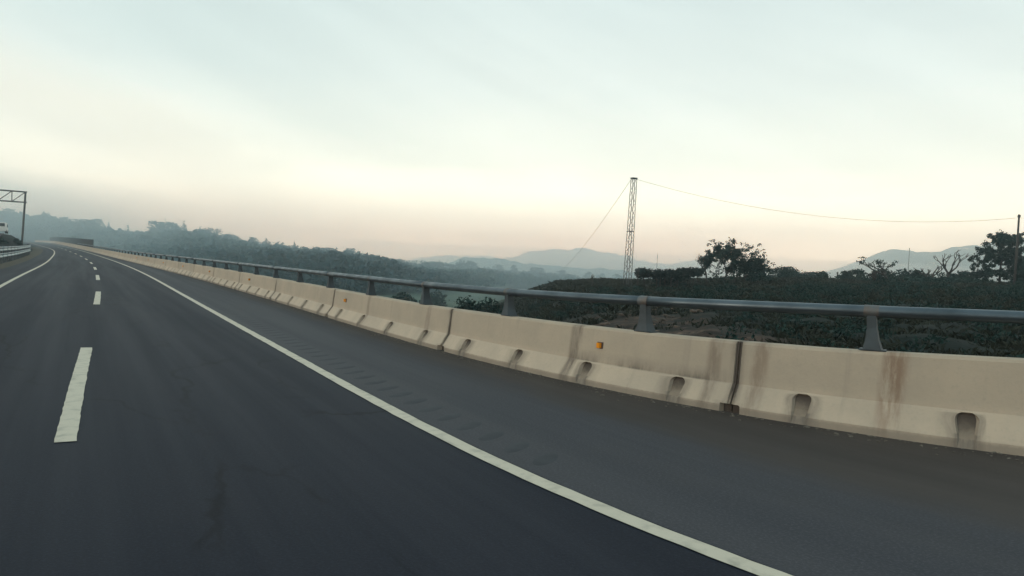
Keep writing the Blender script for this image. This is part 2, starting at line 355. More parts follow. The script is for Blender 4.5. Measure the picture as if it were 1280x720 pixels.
# ------------------------------------------------------------------ road surfaces
def loft(name, la, lb, m, z, oa=0.0, ob=0.0, sa=(-60, 400), sb=(-60, 400), n=400, cols=2, parent=None, camber=0):
    V = []; UV = []; F = []; q = np.linspace(0, 1, n) ** 1.0
    ya = la[0][:, 1]; yb = lb[0][:, 1]
    for t in q:
        # denser near the camera
        k = -60 + 460 * t
        a = P(la, sa[0] + (sa[1] - sa[0]) * t, oa); b = P(lb, sb[0] + (sb[1] - sb[0]) * t, ob)
        for c in range(cols):
            w = c / (cols - 1); x = a[0] + (b[0] - a[0]) * w; y = a[1] + (b[1] - a[1]) * w
            V.append((x, y, float(zroad(y)) + z)); UV.append((k, w * math.hypot(a[0] - b[0], a[1] - b[1]) + oa))
    for i in range(n - 1):
        for c in range(cols - 1): F.append((i * cols + c, i * cols + c + 1, (i + 1) * cols + c + 1, (i + 1) * cols + c))
    return obj(name, mesh(name, V, F, m, True, uv=UV), parent)
def match(line, ref, s):
    """s on line level with s on ref"""
    x, y, tx, ty = P(ref, s); d = (line[0][:, 0] - x) ** 2 + (line[0][:, 1] - y) ** 2; return float(line[1][d.argmin()])
def ribbon(name, line, s0, s1, off0, off1, z, m, parent=None, step=1.0):
    n = max(2, int((s1 - s0) / step) + 1); V = []; UV = []; F = []
    for s in np.linspace(s0, s1, n):
        for o_ in (off0, off1):
            x, y, _, _ = P(line, s, o_ + random.uniform(-.005, .005)); V.append((float(x), float(y), float(zroad(y)) + z)); UV.append((s, o_))
    F = [(2 * i, 2 * i + 1, 2 * i + 3, 2 * i + 2) for i in range(n - 1)]
    return obj(name, mesh(name, V, F, m, True, uv=UV), parent)
road = loft('road', LEFT, EDGE, M_LANE, 0.0, -1.6, .18, (match(LEFT, EDGE, -60), match(LEFT, EDGE, 360)), (-60, 360), 700, 7); tag(road, kind='structure')
sh1 = loft('shoulder', EDGE, BARR, M_SHOUL, 0.003, .10, .02, (-60, 360), (match(BARR, EDGE, -60), match(BARR, EDGE, 360)), 700, 5); tag(sh1, kind='structure')
ribbon('edge_line', EDGE, -40, 330, -.075, .085, .007, M_PAINT, road, .2)
ribbon('edge_line', LEFT, -60, 330, -.08, .08, .007, M_PAINT, road, 1.0)
for k in range(-2, 12):
    s0 = k * 16.9; 
    ln = 6.7
    ribbon('lane_dash', DASH, s0, s0 + ln, -.085, .085, .007, M_PAINT, road, .15)
# milled rumble marks beside the edge line, their groove shade painted as dark patches
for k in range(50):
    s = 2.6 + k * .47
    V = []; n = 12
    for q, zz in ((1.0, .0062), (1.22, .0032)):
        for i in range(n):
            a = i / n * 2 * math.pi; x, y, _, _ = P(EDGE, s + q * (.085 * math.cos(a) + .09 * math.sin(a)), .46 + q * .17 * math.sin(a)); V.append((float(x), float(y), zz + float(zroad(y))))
    obj('rumble_groove_shade', mesh('rumble_groove_shade', V, [tuple(range(n))[::-1]] + [(i, (i + 1) % n, n + (i + 1) % n, n + i) for i in range(n)], M_GROOVE, True), sh1)
# opposite carriageway, further left and higher
V = []; F = []; UV = []
for i, s in enumerate(np.linspace(55, 260, 60)):
    for c, o_ in enumerate(np.linspace(-19, -6.9, 5)):
        x, y, _, _ = P(LEFT, s, o_); V.append((float(x), float(y), tz1(float(x), float(y)) + .22)); UV.append((s, o_))
F = [(i * 5 + c, i * 5 + c + 1, (i + 1) * 5 + c + 1, (i + 1) * 5 + c) for i in range(59) for c in range(4)]
tag(obj('opposite_carriageway', mesh('opposite_carriageway', V, F, M_SHOUL, True, uv=UV)), kind='structure')
# verge strip between the left edge and its guard rail
V = []; F = []
ss = np.linspace(-50, 150, 160)
for s in ss:
    for o_, z_ in ((-3.1, .0), (-2.4, .02), (-1.58, -.012)):
        x, y, _, _ = P(LEFT, s, o_); V.append((float(x), float(y), float(zroad(y)) + z_ + .02 * noise.noise(Vector((x, y, 0)) * .8) * (o_ < -2)))
F = [(i * 3 + c, i * 3 + c + 1, (i + 1) * 3 + c + 1, (i + 1) * 3 + c) for i in range(len(ss) - 1) for c in range(2)]
tag(obj('verge', mesh('verge', V, F, M_VERGE, True)), kind='structure')

# ------------------------------------------------------------------ concrete barrier
def HT(s): return float(np.interp(s, [-6, 0, 2, 4, 6, 8, 11, 400], [.98, .97, .90, .86, .84, .82, .79, .78]))
bx_, by_, _, _ = P(BARR, 5.0)
barrier = empty('concrete_barrier', (float(bx_), float(by_), 0)); org = Vector(barrier.location)
tag(barrier, 'long cream concrete safety barrier with sooty drain slots along the right shoulder', 'barrier')
def bpt(s, off, z): x, y, _, _ = P(BARR, s, off); return (float(x) - org.x, float(y) - org.y, z + float(zroad(y)))
RUST = {1.25: (.16, 1.0, 0), 3.35: (.12, .55, .5), 5.75: (.13, .7, .85), 2.75: (.13, .6, .3), 13.9: (.12, .35, .4), 10.4: (.12, .4, .3)}
GRIME = {5.75: .9, 2.95: .6, 9.4: .5, 16.8: .5}
def segment(s0, s1, fine):
    L_ = s1 - s0; dr = [s0 + L_ * f for f in (.125, .375, .625, .875)]
    # columns: (s, slot index or None, k)
    colm = [];  g = .009
    base = list(np.arange(s0 + g, s1 - g, .16 if fine else .5)) + [s1 - g, s0 + .036, s1 - .036, s0 + .042, s1 - .042, s0 + g + .06, s1 - g - .06, s0 + g + .10, s1 - g - .10, s0 + g + .13, s1 - g - .13, s0 + .20, s1 - .20]
    for k_ in RUST:
        if s0 < k_ < s1: base += list(np.arange(k_ - .22, k_ + .22, .04))
    for b in base:
        if s0 <= b <= s1 and all(abs(b - d) > .17 for d in dr): colm.append((b, None, 0))
    ks = (-1.5, -1.12, -1.0, -.8, -.4, 0, .4, .8, 1.0, 1.12, 1.5) if fine else (-1.3, -1.0, -.9, 0, .9, 1.0, 1.3)
    for d in dr:
        for k in ks: colm.append((d + k * .11, d, k))
    colm = sorted({(round(a, 4), b, k) for a, b, k in colm})
    nrow = 15 if fine else 5
    rows = [('f', 0.0), ('f', 1.0)] + [('s', (i + 1) / nrow) for i in range(nrow)] + [('u', .35), ('u', .7), ('u', .94), ('t', 0), ('t', 1), ('b', 0), ('b', 1)]
    V = []; ST = []; UV = []; push = []
    for (s, d, k) in colm:
        H = HT(s); zf = .085 * H / .8; zk = .40 * H; e = min(s - s0, s1 - s)
        for (kind, f) in rows:
            sx = s; off = 0; z = 0; pu = 0
            if kind == 'f': z = f * zf; off = .004 * noise.noise(Vector((s * 2.3, f, 0)))
            elif kind == 's':
                z = zf + (zk - zf) * f; off = .165 * f
            elif kind == 'u': z = zk + (H - zk) * f; off = .165 + .05 * f
            elif kind == 't': z = H - .0; off = .235 + .20 * f
            elif kind == 'b': z = H * (.96 if f == 0 else 0); off = .46 + .2 * f
            if d is not None and kind in 'fs' and z > 0:
                v = (z - zf) / (zk - zf)
                w = .085 + .045 * v
                if v > .62: w *= math.sqrt(max(.12, 1 - ((v - .62) / .34) ** 2))
                if -.01 < v < .999: sx = d + k * w
                if -.01 < v < .93 and abs(k) <= .85: off += .055 - .04 * (1 - min(1, v * 3 + .25)); pu = 1
            if kind == 'f' and f == 0 and d is not None: sx = d + k * .085
            if e < .125 and kind == 'f': off += .09; pu = 1  # open gap at the segment foot, its shade painted with the dark slot colour
            if e < .037 and kind in 'su': off += .022
            x = bpt(sx, off, z); V.append(x); UV.append((s, .32 if (e < .125 and kind == 'f') else z / H * .8)); push.append(pu)
            r_ = g_ = 0.0
            for q, (wd, a, b) in RUST.items():
                t = max(0.0, 1 - abs(s - q + .05 * (z / H)) / wd)
                if t > 0: r_ = max(r_, a * min(1, t * 1.8) * min(1, z / H * 1.2 + .25)); g_ = max(g_, b * min(1, t * 1.6))
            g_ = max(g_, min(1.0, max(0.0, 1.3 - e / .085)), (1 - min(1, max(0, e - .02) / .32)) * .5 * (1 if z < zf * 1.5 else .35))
            if d is not None and abs(k) < 1.6 and kind in 'fs' and z < zk * .95: g_ = max(g_, .55 + .35 * (abs(k) < 1.2) * (z < zf * 1.4))
            # dark scrape along the kink
            if 3.0 < s < 5.8 and kind == 's' and f > .95: g_ = max(g_, .65 * (.4 + abs(math.sin(s * 3.1))))
            ST.append((r_, g_, 0, 1))
    nr_ = len(rows); F = []; mi = []
    for i in range(len(colm) - 1):
        for j in range(nr_ - 1):
            q = (i * nr_ + j, i * nr_ + j + 1, (i + 1) * nr_ + j + 1, (i + 1) * nr_ + j); F.append(q)
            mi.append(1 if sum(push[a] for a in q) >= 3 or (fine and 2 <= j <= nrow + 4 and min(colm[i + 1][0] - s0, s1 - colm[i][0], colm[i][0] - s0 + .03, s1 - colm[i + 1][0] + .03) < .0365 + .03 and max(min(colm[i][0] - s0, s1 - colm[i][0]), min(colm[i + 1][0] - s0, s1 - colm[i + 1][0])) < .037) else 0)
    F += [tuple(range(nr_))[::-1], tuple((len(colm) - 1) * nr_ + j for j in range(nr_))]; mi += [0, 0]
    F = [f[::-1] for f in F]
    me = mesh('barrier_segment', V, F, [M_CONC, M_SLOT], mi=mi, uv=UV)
    ca = me.color_attributes.new('stain', 'FLOAT_COLOR', 'POINT'); ca.data.foreach_set('color', np.array(ST, dtype=np.float32).ravel())
    return obj('barrier_segment', me, barrier)
bounds = [-24.4, -17.4, -10.4, -3.7, 3.0, 9.4, 16.8, 24.1]
while bounds[-1] < 372: bounds.append(bounds[-1] + 7.1)
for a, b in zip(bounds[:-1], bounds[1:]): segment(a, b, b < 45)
rb = {}
def reflector(s):
    H = HT(s); z = .70 * H; x, y, tx, ty = P(BARR, s, .165)
    R_ = Matrix((( tx, ty, 0), (ty, -tx, 0), (0, 0, 1))).transposed()      # local x along, y to the right
    def M(): return Matrix.Translation(Vector((float(x), float(y), z + float(zroad(y)))) - org) @ R_.to_4x4()
    m = MB(); m.box((0, -.012, 0), (.055, .05, .075), M()); a = m.build('reflector', M_AMBER, barrier)
    m = MB(); m.box((.0, .022, 0), (.105, .016, .095), M()); m.build('reflector_bracket', M_BACK, a)
for s in (5.2, 15.65, 28.9, 39.5, 50.1, 60.8, 71.5, 82): reflector(s)

# ------------------------------------------------------------------ steel railing bolted on the barrier
railing = empty('steel_railing', (float(bx_), float(by_), .9))
tag(railing, 'grey tubular steel handrail on tapered posts running along the concrete barrier top', 'railing')
ro = Vector(railing.location)
def RT(s): return float(np.interp(s, [-6, 0, 2, 4, 6, 8, 11, 24, 45, 90, 400], [1.50, 1.47, 1.42, 1.365, 1.32, 1.29, 1.265, 1.225, 1.19, 1.17, 1.16]))
def rpt(s, off, z): x, y, _, _ = P(BARR, s, off); return Vector((float(x), float(y), z + float(zroad(y)))) - ro
posts = [-12.6, -9.1, -5.6, -2.1, 1.46, 4.50, 7.60, 10.80, 14.10, 17.65, 21.20]
while posts[-1] < 190: posts.append(posts[-1] + 3.56)
rb_ = [s for s in posts if s > -10][::2]
rb_ = [-16] + rb_
for a, b in zip(rb_[:-1], rb_[1:]):                            # tube sections, a little flattened
    V = []; F = []; n = 12; N_ = max(4, int((b - a) / (.5 if a < 40 else 2)))
    for i in range(N_ + 1):
        s = a + .012 + (b - a - .024) * i / N_; zc = RT(s) - .06
        for k in range(n):
            t = 2 * math.pi * k / n; V.append(rpt(s, .33 + .085 * math.cos(t), zc + .068 * math.sin(t)))
    F = [(i * n + k, (i + 1) * n + k, (i + 1) * n + (k + 1) % n, i * n + (k + 1) % n) for i in range(N_) for k in range(n)]
    F += [tuple(range(n)), tuple(N_ * n + k for k in range(n))[::-1]]
    obj('rail_tube', mesh('rail_tube', V, F, M_STEEL, True), railing)
for s in posts:
    H = HT(s); top = RT(s) - .10
    prof = [(0, .105, .105), (.25, .075, .085), (.6, .055, .065), (1, .05, .06)]; V = []
    for f, a, b in prof:
        z = H + .015 + (top - H) * f; sh = .03 * f
        V += [rpt(s - a + sh, .33 - b, z), rpt(s + a * .9 + sh, .33 - b, z), rpt(s + a * .9 + sh, .33 + b, z), rpt(s - a + sh, .33 + b, z)]
    F = [(i * 4 + k, i * 4 + (k + 1) % 4, i * 4 + 4 + (k + 1) % 4, i * 4 + 4 + k) for i in range(3) for k in range(4)] + [(3, 2, 1, 0), (12, 13, 14, 15)]
    pm = mesh('post', V, F, M_STEELD); po = obj('post', pm, railing)
    if s < 60:
        V = [rpt(s + a, .33 + b, H + z) for z in (.003, .02) for a, b in ((-.15, -.085), (.14, -.085), (.14, .09), (-.15, .09))]
        obj('base_plate', mesh('base_plate', V, [(3, 2, 1, 0), (4, 5, 6, 7), (0, 1, 5, 4), (1, 2, 6, 5), (2, 3, 7, 6), (3, 0, 4, 7)], M_STEELD), po)
        V = []; n = 12                                         # saddle clamp round the tube
        for i, ds in enumerate((-.05, .05)):
            for k in range(n):
                t = 2 * math.pi * k / n; V.append(rpt(s + .03 + ds * (1.6 if s < 6 else 1), .33 + .089 * math.cos(t), RT(s) - .06 + .072 * math.sin(t)))
        obj('clamp', mesh('clamp', V, [(k, n + k, n + (k + 1) % n, (k + 1) % n) for k in range(n)], M_SLEEVE, True), po)

# ------------------------------------------------------------------ left guard rail
grail = empty('guard_rail'); tag(grail, 'galvanised double-beam guard rail on the left verge, ending before the bend', 'guard rail')
WP = [(-.0, .31), (.035, .29), (.04, .25), (.0, .20), (-.035, .155), (.0, .11), (.04, .06), (.035, .02), (0, 0)]
def beam(s0, s1, z0, fade=0):
    V = []; F = []; N_ = max(2, int((s1 - s0) / 1.0)); n = len(WP)
    for i in range(N_ + 1):
        s = s0 + (s1 - s0) * i / N_; t = max(0, s - 76) * .22
        for (a, z) in WP:
            x, y, _, _ = P(LEFT, s, -2.45 + a - t * t * .25); V.append((float(x), float(y), z0 + z + float(zroad(y)) - .0 * t))
    F = [(i * n + k, (i + 1) * n + k, (i + 1) * n + k + 1, i * n + k + 1) for i in range(N_) for k in range(n - 1)]
    o = obj('beam', mesh('beam', V, F, M_WB, True), grail); md = o.modifiers.new('thickness', 'SOLIDIFY'); md.thickness = .006
for s in range(-44, 84, 4):
    beam(s + .01, min(s + 3.99, 82), .98); beam(s + .01, min(s + 3.99, 82), .50)
for s in np.arange(-43, 82, 2.0):
    t = max(0, s - 76) * .22; x, y, tx, ty = P(LEFT, s, -2.57 - t * t * .25); m = MB(); z0 = float(zroad(y)); m.box((float(x), float(y), .66 + z0), (.11, .08, 1.34)); m.build('post', M_STEELD, grail)

# ------------------------------------------------------------------ foliage tools
def leaves(blobs, n, size, flat=.0, seed=0, shell=.55):
    """n small leaf faces spread in the outer part of each blob; blobs = (x,y,z,rx,ry,rz). returns V, F arrays"""
    r = np.random.default_rng(seed); bl = np.array(blobs, float); w = (bl[:, 3] * bl[:, 4] * bl[:, 5]) ** .67; idx = r.choice(len(bl), n, p=w / w.sum())
    d = r.normal(size=(n, 3)); d /= np.linalg.norm(d, axis=1)[:, None]; rad = (shell + (1 - shell) * r.random(n) ** .6) * (1 + .16 * r.normal(size=n))
    c = bl[idx, :3] + d * rad[:, None] * bl[idx, 3:]
    a = r.normal(size=(n, 3)); a /= np.linalg.norm(a, axis=1)[:, None]; b = np.cross(a, r.normal(size=(n, 3))); b /= np.linalg.norm(b, axis=1)[:, None]
    if flat: a[:, 2] *= 1 - flat; b[:, 2] *= 1 - flat
    s = size * (.55 + .9 * r.random(n))[:, None]; a *= s; b *= s * .62
    V = np.stack([c - a, c + b * .9 - a * .1, c + a, c - b * .9 + a * .15], 1).reshape(-1, 3)
    return V, np.arange(4 * n).reshape(-1, 4)
def clumpy(cx, cy, cz, rx, ry, rz, k, seed, fill=.42):
    """k sub-clumps inside an ellipsoid: an uneven crown with gaps"""
    r = np.random.default_rng(seed); out = []
    for i in range(k):
        d = r.normal(size=3); d /= np.linalg.norm(d); q = .35 + .6 * r.random() ** .5; f = fill * (.6 + .7 * r.random())
        out.append((cx + d[0] * rx * q, cy + d[1] * ry * q, cz + d[2] * rz * q, rx * f, ry * f, rz * f * .9))
    return out
def ndmesh(name, V, F, mat_, mi=None):
    me = bpy.data.meshes.new(name); n = len(V); m = len(F); k = F.shape[1]
    me.vertices.add(n); me.vertices.foreach_set('co', V.astype(np.float32).ravel()); me.loops.add(m * k); me.loops.foreach_set('vertex_index', F.astype(np.int32).ravel())
    me.polygons.add(m); me.polygons.foreach_set('loop_start', np.arange(0, m * k, k, dtype=np.int32)); me.polygons.foreach_set('loop_total', np.full(m, k, dtype=np.int32))
    me.materials.append(mat_); me.update(calc_edges=True); return me
def trunk_mb(h, r, seed, forks=5, spread=.5, lean=0.0, start=.35):
    rr = random.Random(seed); m = MB(); top = Vector((lean * h, 0, h)); m.tube([(0, 0, -.5), (lean * h * .3, .02 * h, h * .35), (lean * h * .7, 0, h * .7), top], [r, r * .8, r * .5, r * .15], 6)
    for i in range(forks):
        z = h * (start + (.9 - start) * (i + rr.random()) / forks); a = rr.random() * 6.28; l = h * spread * (.5 + .6 * rr.random()) * (1.1 - z / h * .6)
        b = Vector((lean * z, 0, z)); e = b + Vector((math.cos(a) * l, math.sin(a) * l, l * .75)); mid = (b + e) / 2 + Vector((0, 0, -.06 * l))
        m.tube([b, mid, e], [r * .42, r * .28, r * .08], 5)
    return m
def tree_protos(kind, n, leafn, size, mat_):
    out = []
    for i in range(n):
        s = hash((kind, i)) % 1 if False else i * 13 + len(kind) * 7
        r = random.Random(s)
        if kind == 'conifer':
            bl = []
            for k in range(9):
                f = k / 8; rad = (1 - f) * .26 + .03
                for q in range(3):
                    a = r.random() * 6.28; bl.append((math.cos(a) * rad * .5, math.sin(a) * rad * .5, .18 + f * .76, rad * .75, rad * .75, .075))
        else:
            bl = clumpy(0, 0, .60, .36 + .06 * r.random(), .36, .36, 13, s, .40) + clumpy(0, 0, .30, .30, .30, .24, 7, s + 5, .5)
        V, F = leaves(bl, leafn, size, .2, s, .35); crown = ndmesh('crown', V, F, mat_)
        tm = trunk_mb(.8, .022, s, 4, .3); trunk = mesh('trunk', tm.V, tm.F, M_BARK, True)
        out.append((crown, trunk))
    return out
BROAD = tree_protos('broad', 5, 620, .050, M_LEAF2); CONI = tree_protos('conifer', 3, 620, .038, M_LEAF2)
def ridge_tree(x, y, ztop, h, coni, label, group, name='tree', w=1.0):
    c, t = random.choice(CONI if coni else BROAD); e = empty(name, (x, y, ztop - h), random.random() * 6.28, (h * w, h * w, h)); tag(e, label, 'tree', group)
    obj('crown', c, e); obj('trunk', t, e); return e
# forest on the ridge: the mass as one body, the trees along the skyline one by one
def forest_mass():
    VV = []; FF = []; b = 0; tem = []
    for i in range(8):
        bl = clumpy(0, 0, .55, .42, .42, .42, 7, 50 + i, .5); tem.append(leaves(bl, 130, .105, .2, 90 + i, .4))
    pts = []
    for _ in range(10500):
        px = random.uniform(-110, 730); d0 = float(np.interp(px, DPX, DD)); d = d0 + random.uniform(-125, 8); x = (px - 640) / FPX * d
        if random.random() > (d0 / 600) ** 1.0 * .95 * min(1, (740 - px) / 190): continue
        pts.append((px, x, d))
    P_ = np.array(pts); Z_ = tz(P_[:, 1], P_[:, 2]); bs = side(BARR, P_[:, 1], P_[:, 2]); ls = -side(LEFT, P_[:, 1], P_[:, 2])
    cnt = 0
    for (px, x, y), z, s1, s2 in zip(pts, Z_, bs, ls):
        if not (s1 > 22 or s2 > 34): continue
        h = random.uniform(6.5, 10.5); rd_, ct = canopy(px); h = min(h, max(3.0, ct - z - random.uniform(1.0, 4.0))); V, F = tem[cnt % 8]; a = random.random() * 6.28; c_, s_ = math.cos(a), math.sin(a)
        w = h * random.uniform(.85, 1.2); q = V * (w, w, h * 1.05); q = np.stack([q[:, 0] * c_ - q[:, 1] * s_ + x, q[:, 0] * s_ + q[:, 1] * c_ + y, q[:, 2] + z], 1)
        VV.append(q); FF.append(F + b); b += len(q); cnt += 1
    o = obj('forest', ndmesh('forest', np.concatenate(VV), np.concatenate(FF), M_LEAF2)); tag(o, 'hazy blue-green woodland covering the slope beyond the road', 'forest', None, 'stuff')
forest_mass()
SPECIAL = {58: (264, 15, 0, 'wide hazy dome-shaped tree just right of the gantry post on the skyline'), 78: (268, 13, 0, 'hazy tree right of the wide dome beside the gantry'), 160: (281, 11, 1, 'small hazy spire left of the largest domed ridge tree'), 218: (275, 12, 0, 'round crown filling the gap between domed tree and pointed conifer'), 250: (283, 9, 1, 'low hazy spire just right of the pointed conifer'), 287: (290, 9, 1, 'hazy spire right of the rounded ridge tree'), 318: (297, 8, 0, 'hazy rounded tree midway between the rounded tree and the lone spiky treetop'),
           45: (268, 14, 0, 'broad rounded treetop behind the gantry on the hazy ridge'), 92: (272, 12, 0, 'round-headed hazy tree above the dark fence'), 120: (274, 11, 0, 'flat-topped hazy tree right of the dark fence end'),
           205: (270, 17, 0, 'largest domed tree on the hazy wooded ridge'), 230: (275, 12, 1, 'pointed conifer next to the largest domed ridge tree'), 266: (283, 10, 0, 'rounded ridge tree right of the pointed conifer'),
           368: (300, 8, 1, 'lone spiky treetop midway down the ridge skyline'), 437: (307, 7, 0, 'small domed treetop near the low end of the ridge'), 197: (277, 11, 0, 'shoulder tree at the left foot of the domed ridge tree'), 136: (277, 11, 1, 'slim conifer tip on the ridge above the barrier end')}
for px, (yy, h, co, lab) in SPECIAL.items():
    d = float(np.interp(px, DPX, DD)) - 4; p = at(px, yy, d); ridge_tree(p.x, p.y, p.z, h * (d / 330) ** .6, co, lab, None, 'pine_tree' if co else 'broadleaf_tree', .95)
px = -40
while px < 610:
    d = float(np.interp(px, DPX, DD)) + random.uniform(-14, 4); yy = float(np.interp(px, RPX, RPY)) + random.choice((random.uniform(-2, 3), random.uniform(-5.5, 2))) * (1 if 120 < px < 480 else 1.0); p = at(px, yy, d)
    h = random.uniform(7, 10) * (1.25 if px < 130 else 1) * (.7 if px > 540 else 1); co = random.random() < .3
    shp = 'pointed conifer' if co else 'rounded broadleaf tree'
    zone = 'far left skyline behind the gantry' if px < 50 else 'misty skyline above the dark fence' if px < 125 else 'skyline left of the largest domed tree' if px < 205 else 'skyline between the domed tree and the lone spiky treetop' if px < 368 else 'lower skyline right of the lone spiky treetop' if px < 500 else 'low misty end of the ridge'
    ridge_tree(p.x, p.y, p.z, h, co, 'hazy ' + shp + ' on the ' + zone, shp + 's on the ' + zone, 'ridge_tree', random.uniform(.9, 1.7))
    px += random.uniform(3.2, 6.0) * (1.3 if px < 130 else 1)
# trees of the far field right of the ridge
for i, (px, yt, h, lab) in enumerate([(581, 324, 9, 'leftmost rounded tree on the far misty field edge'), (594, 327, 7, 'small tree second along the far misty field edge'), (623, 331, 6, 'round hazy tree standing in the far field left of the mast'), (643, 330, 6, 'round tree right beside another in the far field'),
                                   (667, 332, 5.5, 'pair-standing small round tree on the far field line'), (677, 333, 5.5, 'small round hazy tree just left of the lone field tree'), (702, 336, 5.5, 'lone round hazy tree on the far field line'), (737, 339, 5, 'low hazy tree left of the lattice mast'), (752, 341, 5, 'low hazy bush-like tree beside the lattice mast base'), (771, 341, 6, 'hazy tree behind the lattice mast')]):
    p = at(px, yt, 400); ridge_tree(p.x, p.y, p.z, h, False, lab, None, 'field_tree', 1.3)

# ------------------------------------------------------------------ near trees and bushes
def bush(name, px, ytop, dist, wpx, label, cat='bush', matl=None, leaf=.16, n=2600, seed=1, k=9, depth=.8, low=0.0, flat=1.0):
    x = (px - 640) / FPX * dist; p = at(px, ytop, dist); zb = tz1(p.x, p.y) ; h = max(.9, p.z - zb + .15); w = wpx * dist / FPX / 2 * 1.25
    e = empty(name, (p.x, p.y, zb - .1)); tag(e, label, cat)
    bl = clumpy(0, 0, h * .52, w * .78, w * depth * .78, h * .46 * flat, k, seed, .42) + clumpy(0, 0, h * .3, w * .7, w * depth * .7, h * .28, 8, seed + 1, .6) + clumpy(0, 0, h * .12, w * .9, w * depth * .8, h * .2, 7, seed + 2, .7) + [(w * .15, 0, h * .72, w * .38, w * .4, h * .24), (-w * .35, 0, h * .60, w * .30, w * .4, h * .22)]
    n = int(n * 1.5)
    V, F = leaves(bl, n, leaf, .15, seed, .2); obj('crown', ndmesh('crown', V, F, matl or M_LEAF), e)
    m = MB(); rr = random.Random(seed)
    for i in range(5):
        a = rr.random() * 6.28; m.tube([(0, 0, -.3), (math.cos(a) * w * .2, math.sin(a) * w * .2, h * .3), (math.cos(a) * w * .5, math.sin(a) * w * .5, h * .7)], [.07, .045, .012], 5)
    m.build('trunk', M_BARK, e, True); return e
# the airy two-lobed tree
def airy_tree():
    D_ = 78; p = at(905, 350, D_); zb = tz1(p.x, p.y); e = empty('broadleaf_tree', (p.x, p.y, zb - .1)); tag(e, 'airy two-lobed broadleaf tree right of the lattice mast, sky showing through', 'tree')
    s = D_ / FPX; m = MB(); rr = random.Random(4); tips = []
    def grow(b, d, l, r, lev):
        e_ = b + d * l; mid = (b + e_) / 2 + Vector((rr.uniform(-1, 1), rr.uniform(-1, 1), rr.uniform(-.4, .4))) * l * .08
        m.tube([b, mid, e_], [r, r * .8, r * .6], 5)
        if lev >= 2: tips.append(mid); tips.append(e_)
        if lev == 4: return
        for i in range(3 if lev < 3 else 2):
            nd = (d + Vector((rr.uniform(-1, 1), rr.uniform(-1, 1), rr.uniform(-.35, .65))) * .8).normalized(); grow(e_, nd, l * rr.uniform(.62, .88), r * .6, lev + 1)
    for (bx, d, l) in ((-1.7, Vector((-.15, .1, 1)), 1.25), (.1, Vector((.05, -.1, 1)), 1.5), (2.0, Vector((.25, .1, 1)), 1.2), (.9, Vector((.3, 0, .9)), 1.0)):
        grow(Vector((bx, 0, -.2)), d.normalized(), l, .12, 0)
    m.tube([(-1.8, 0, -.25), (.1, .05, -.3), (2.1, 0, -.25)], [.1, .14, .1], 6); m.build('trunk', M_BARK, e, True)
    pyb = 350 + (p.z - zb + .1) / s
    # outline of the crown in pixels relative to the base: keep clumps inside it
    def inside(v):
        px = 905 + v.x / s; py = pyb - v.z / s
        a = ((px - 902) / 27) ** 2 + ((py - 324) / 27) ** 2; b = ((px - 936) / 21) ** 2 + ((py - 326) / 26) ** 2; return min(a, b)
    bl = []
    for t in tips:
        if inside(t) < .85: bl.append((t.x, t.y, t.z, .34, .34, .26))
    for _ in range(230):
        for _t in range(40):
            v = Vector((rr.uniform(-3.2, 5.0), rr.uniform(-2.2, 2.2), rr.uniform(.5, 5.8)))
            if inside(v) < 1.0: break
        q = rr.uniform(.2, .46); bl.append((v.x, v.y, v.z, q, q, q * .75))
    V, F = leaves(bl, 13000, .115, .1, 3, .15); obj('crown', ndmesh('crown', V, F, M_LEAF), e)
airy_tree()
# dark flat-topped umbrella tree with open legs, left of the airy one
def umbrella_tree(px, ytop, yl, dist, w, label, seed):
    p = at(px, ytop, dist); zb = tz1(p.x, p.y); h = p.z - zb; e = empty('umbrella_pine', (p.x, p.y, zb - .1)); tag(e, label, 'tree'); W_ = w * dist / FPX
    th = (yl - ytop) * dist / FPX; rr = random.Random(seed)
    bl = [(rr.uniform(-.48, .48) * W_, rr.uniform(-.9, .9), h - th * rr.uniform(.32, .75), W_ * .12, .6, th * .34) for _ in range(44)]
    V, F = leaves(bl, 6500, .12, .3, seed, .2); obj('crown', ndmesh('crown', V, F, M_PINE), e); m = MB()
    for q in (-.44, -.14, -.05, .06, .2, .36):
        m.tube([(q * W_ * .8, rr.uniform(-.4, .4), -.3), (q * W_ * .9, 0, h * .5), (q * W_ * 1.05, rr.uniform(-.4, .4), h - th * .4)], [.07, .05, .03], 5)
    m.build('trunk', M_BARK, e, True)
umbrella_tree(829, 334.5, 348, 70, 60, 'dark flat-topped umbrella pine on thin stems beside the lattice mast', 5)
umbrella_tree(862, 333, 344, 74, 34, 'dark low pine crown reaching under the airy tree from its left', 6)
bush('bush', 838, 344, 72, 36, 'dense dark bush filling the space under the umbrella pine', matl=M_PINE, leaf=.11, n=1700, seed=9)
bush('bush', 945, 330, 84, 34, 'dark bush hugging the right foot of the airy tree', seed=12, n=1900)
bush('bush', 976, 332, 105, 56, 'wide hazy green bush right of the airy tree', seed=13, leaf=.17)
bush('bush', 1018, 339, 104, 32, 'low hazy bush second right of the airy tree', seed=14, n=1500)
bush('bush', 1066, 336, 100, 30, 'rounded hazy bush beside the short distant post', seed=15, n=1700)
bush('bush', 1105, 336, 88, 36, 'dark bush at the foot of the twisted sparse tree', seed=16, n=1900, leaf=.13)
bush('bush', 1142, 337, 90, 44, 'low wide bush between sparse tree and bare tree', seed=17, n=1900)
bush('bush', 1210, 340, 90, 60, 'low bush around the foot of the bare forked tree', seed=18, n=1900)
bush('hedge', 1180, 345, 84, 90, 'thin low hedge in front of the bare forked tree', 'hedge', seed=19, n=2400)
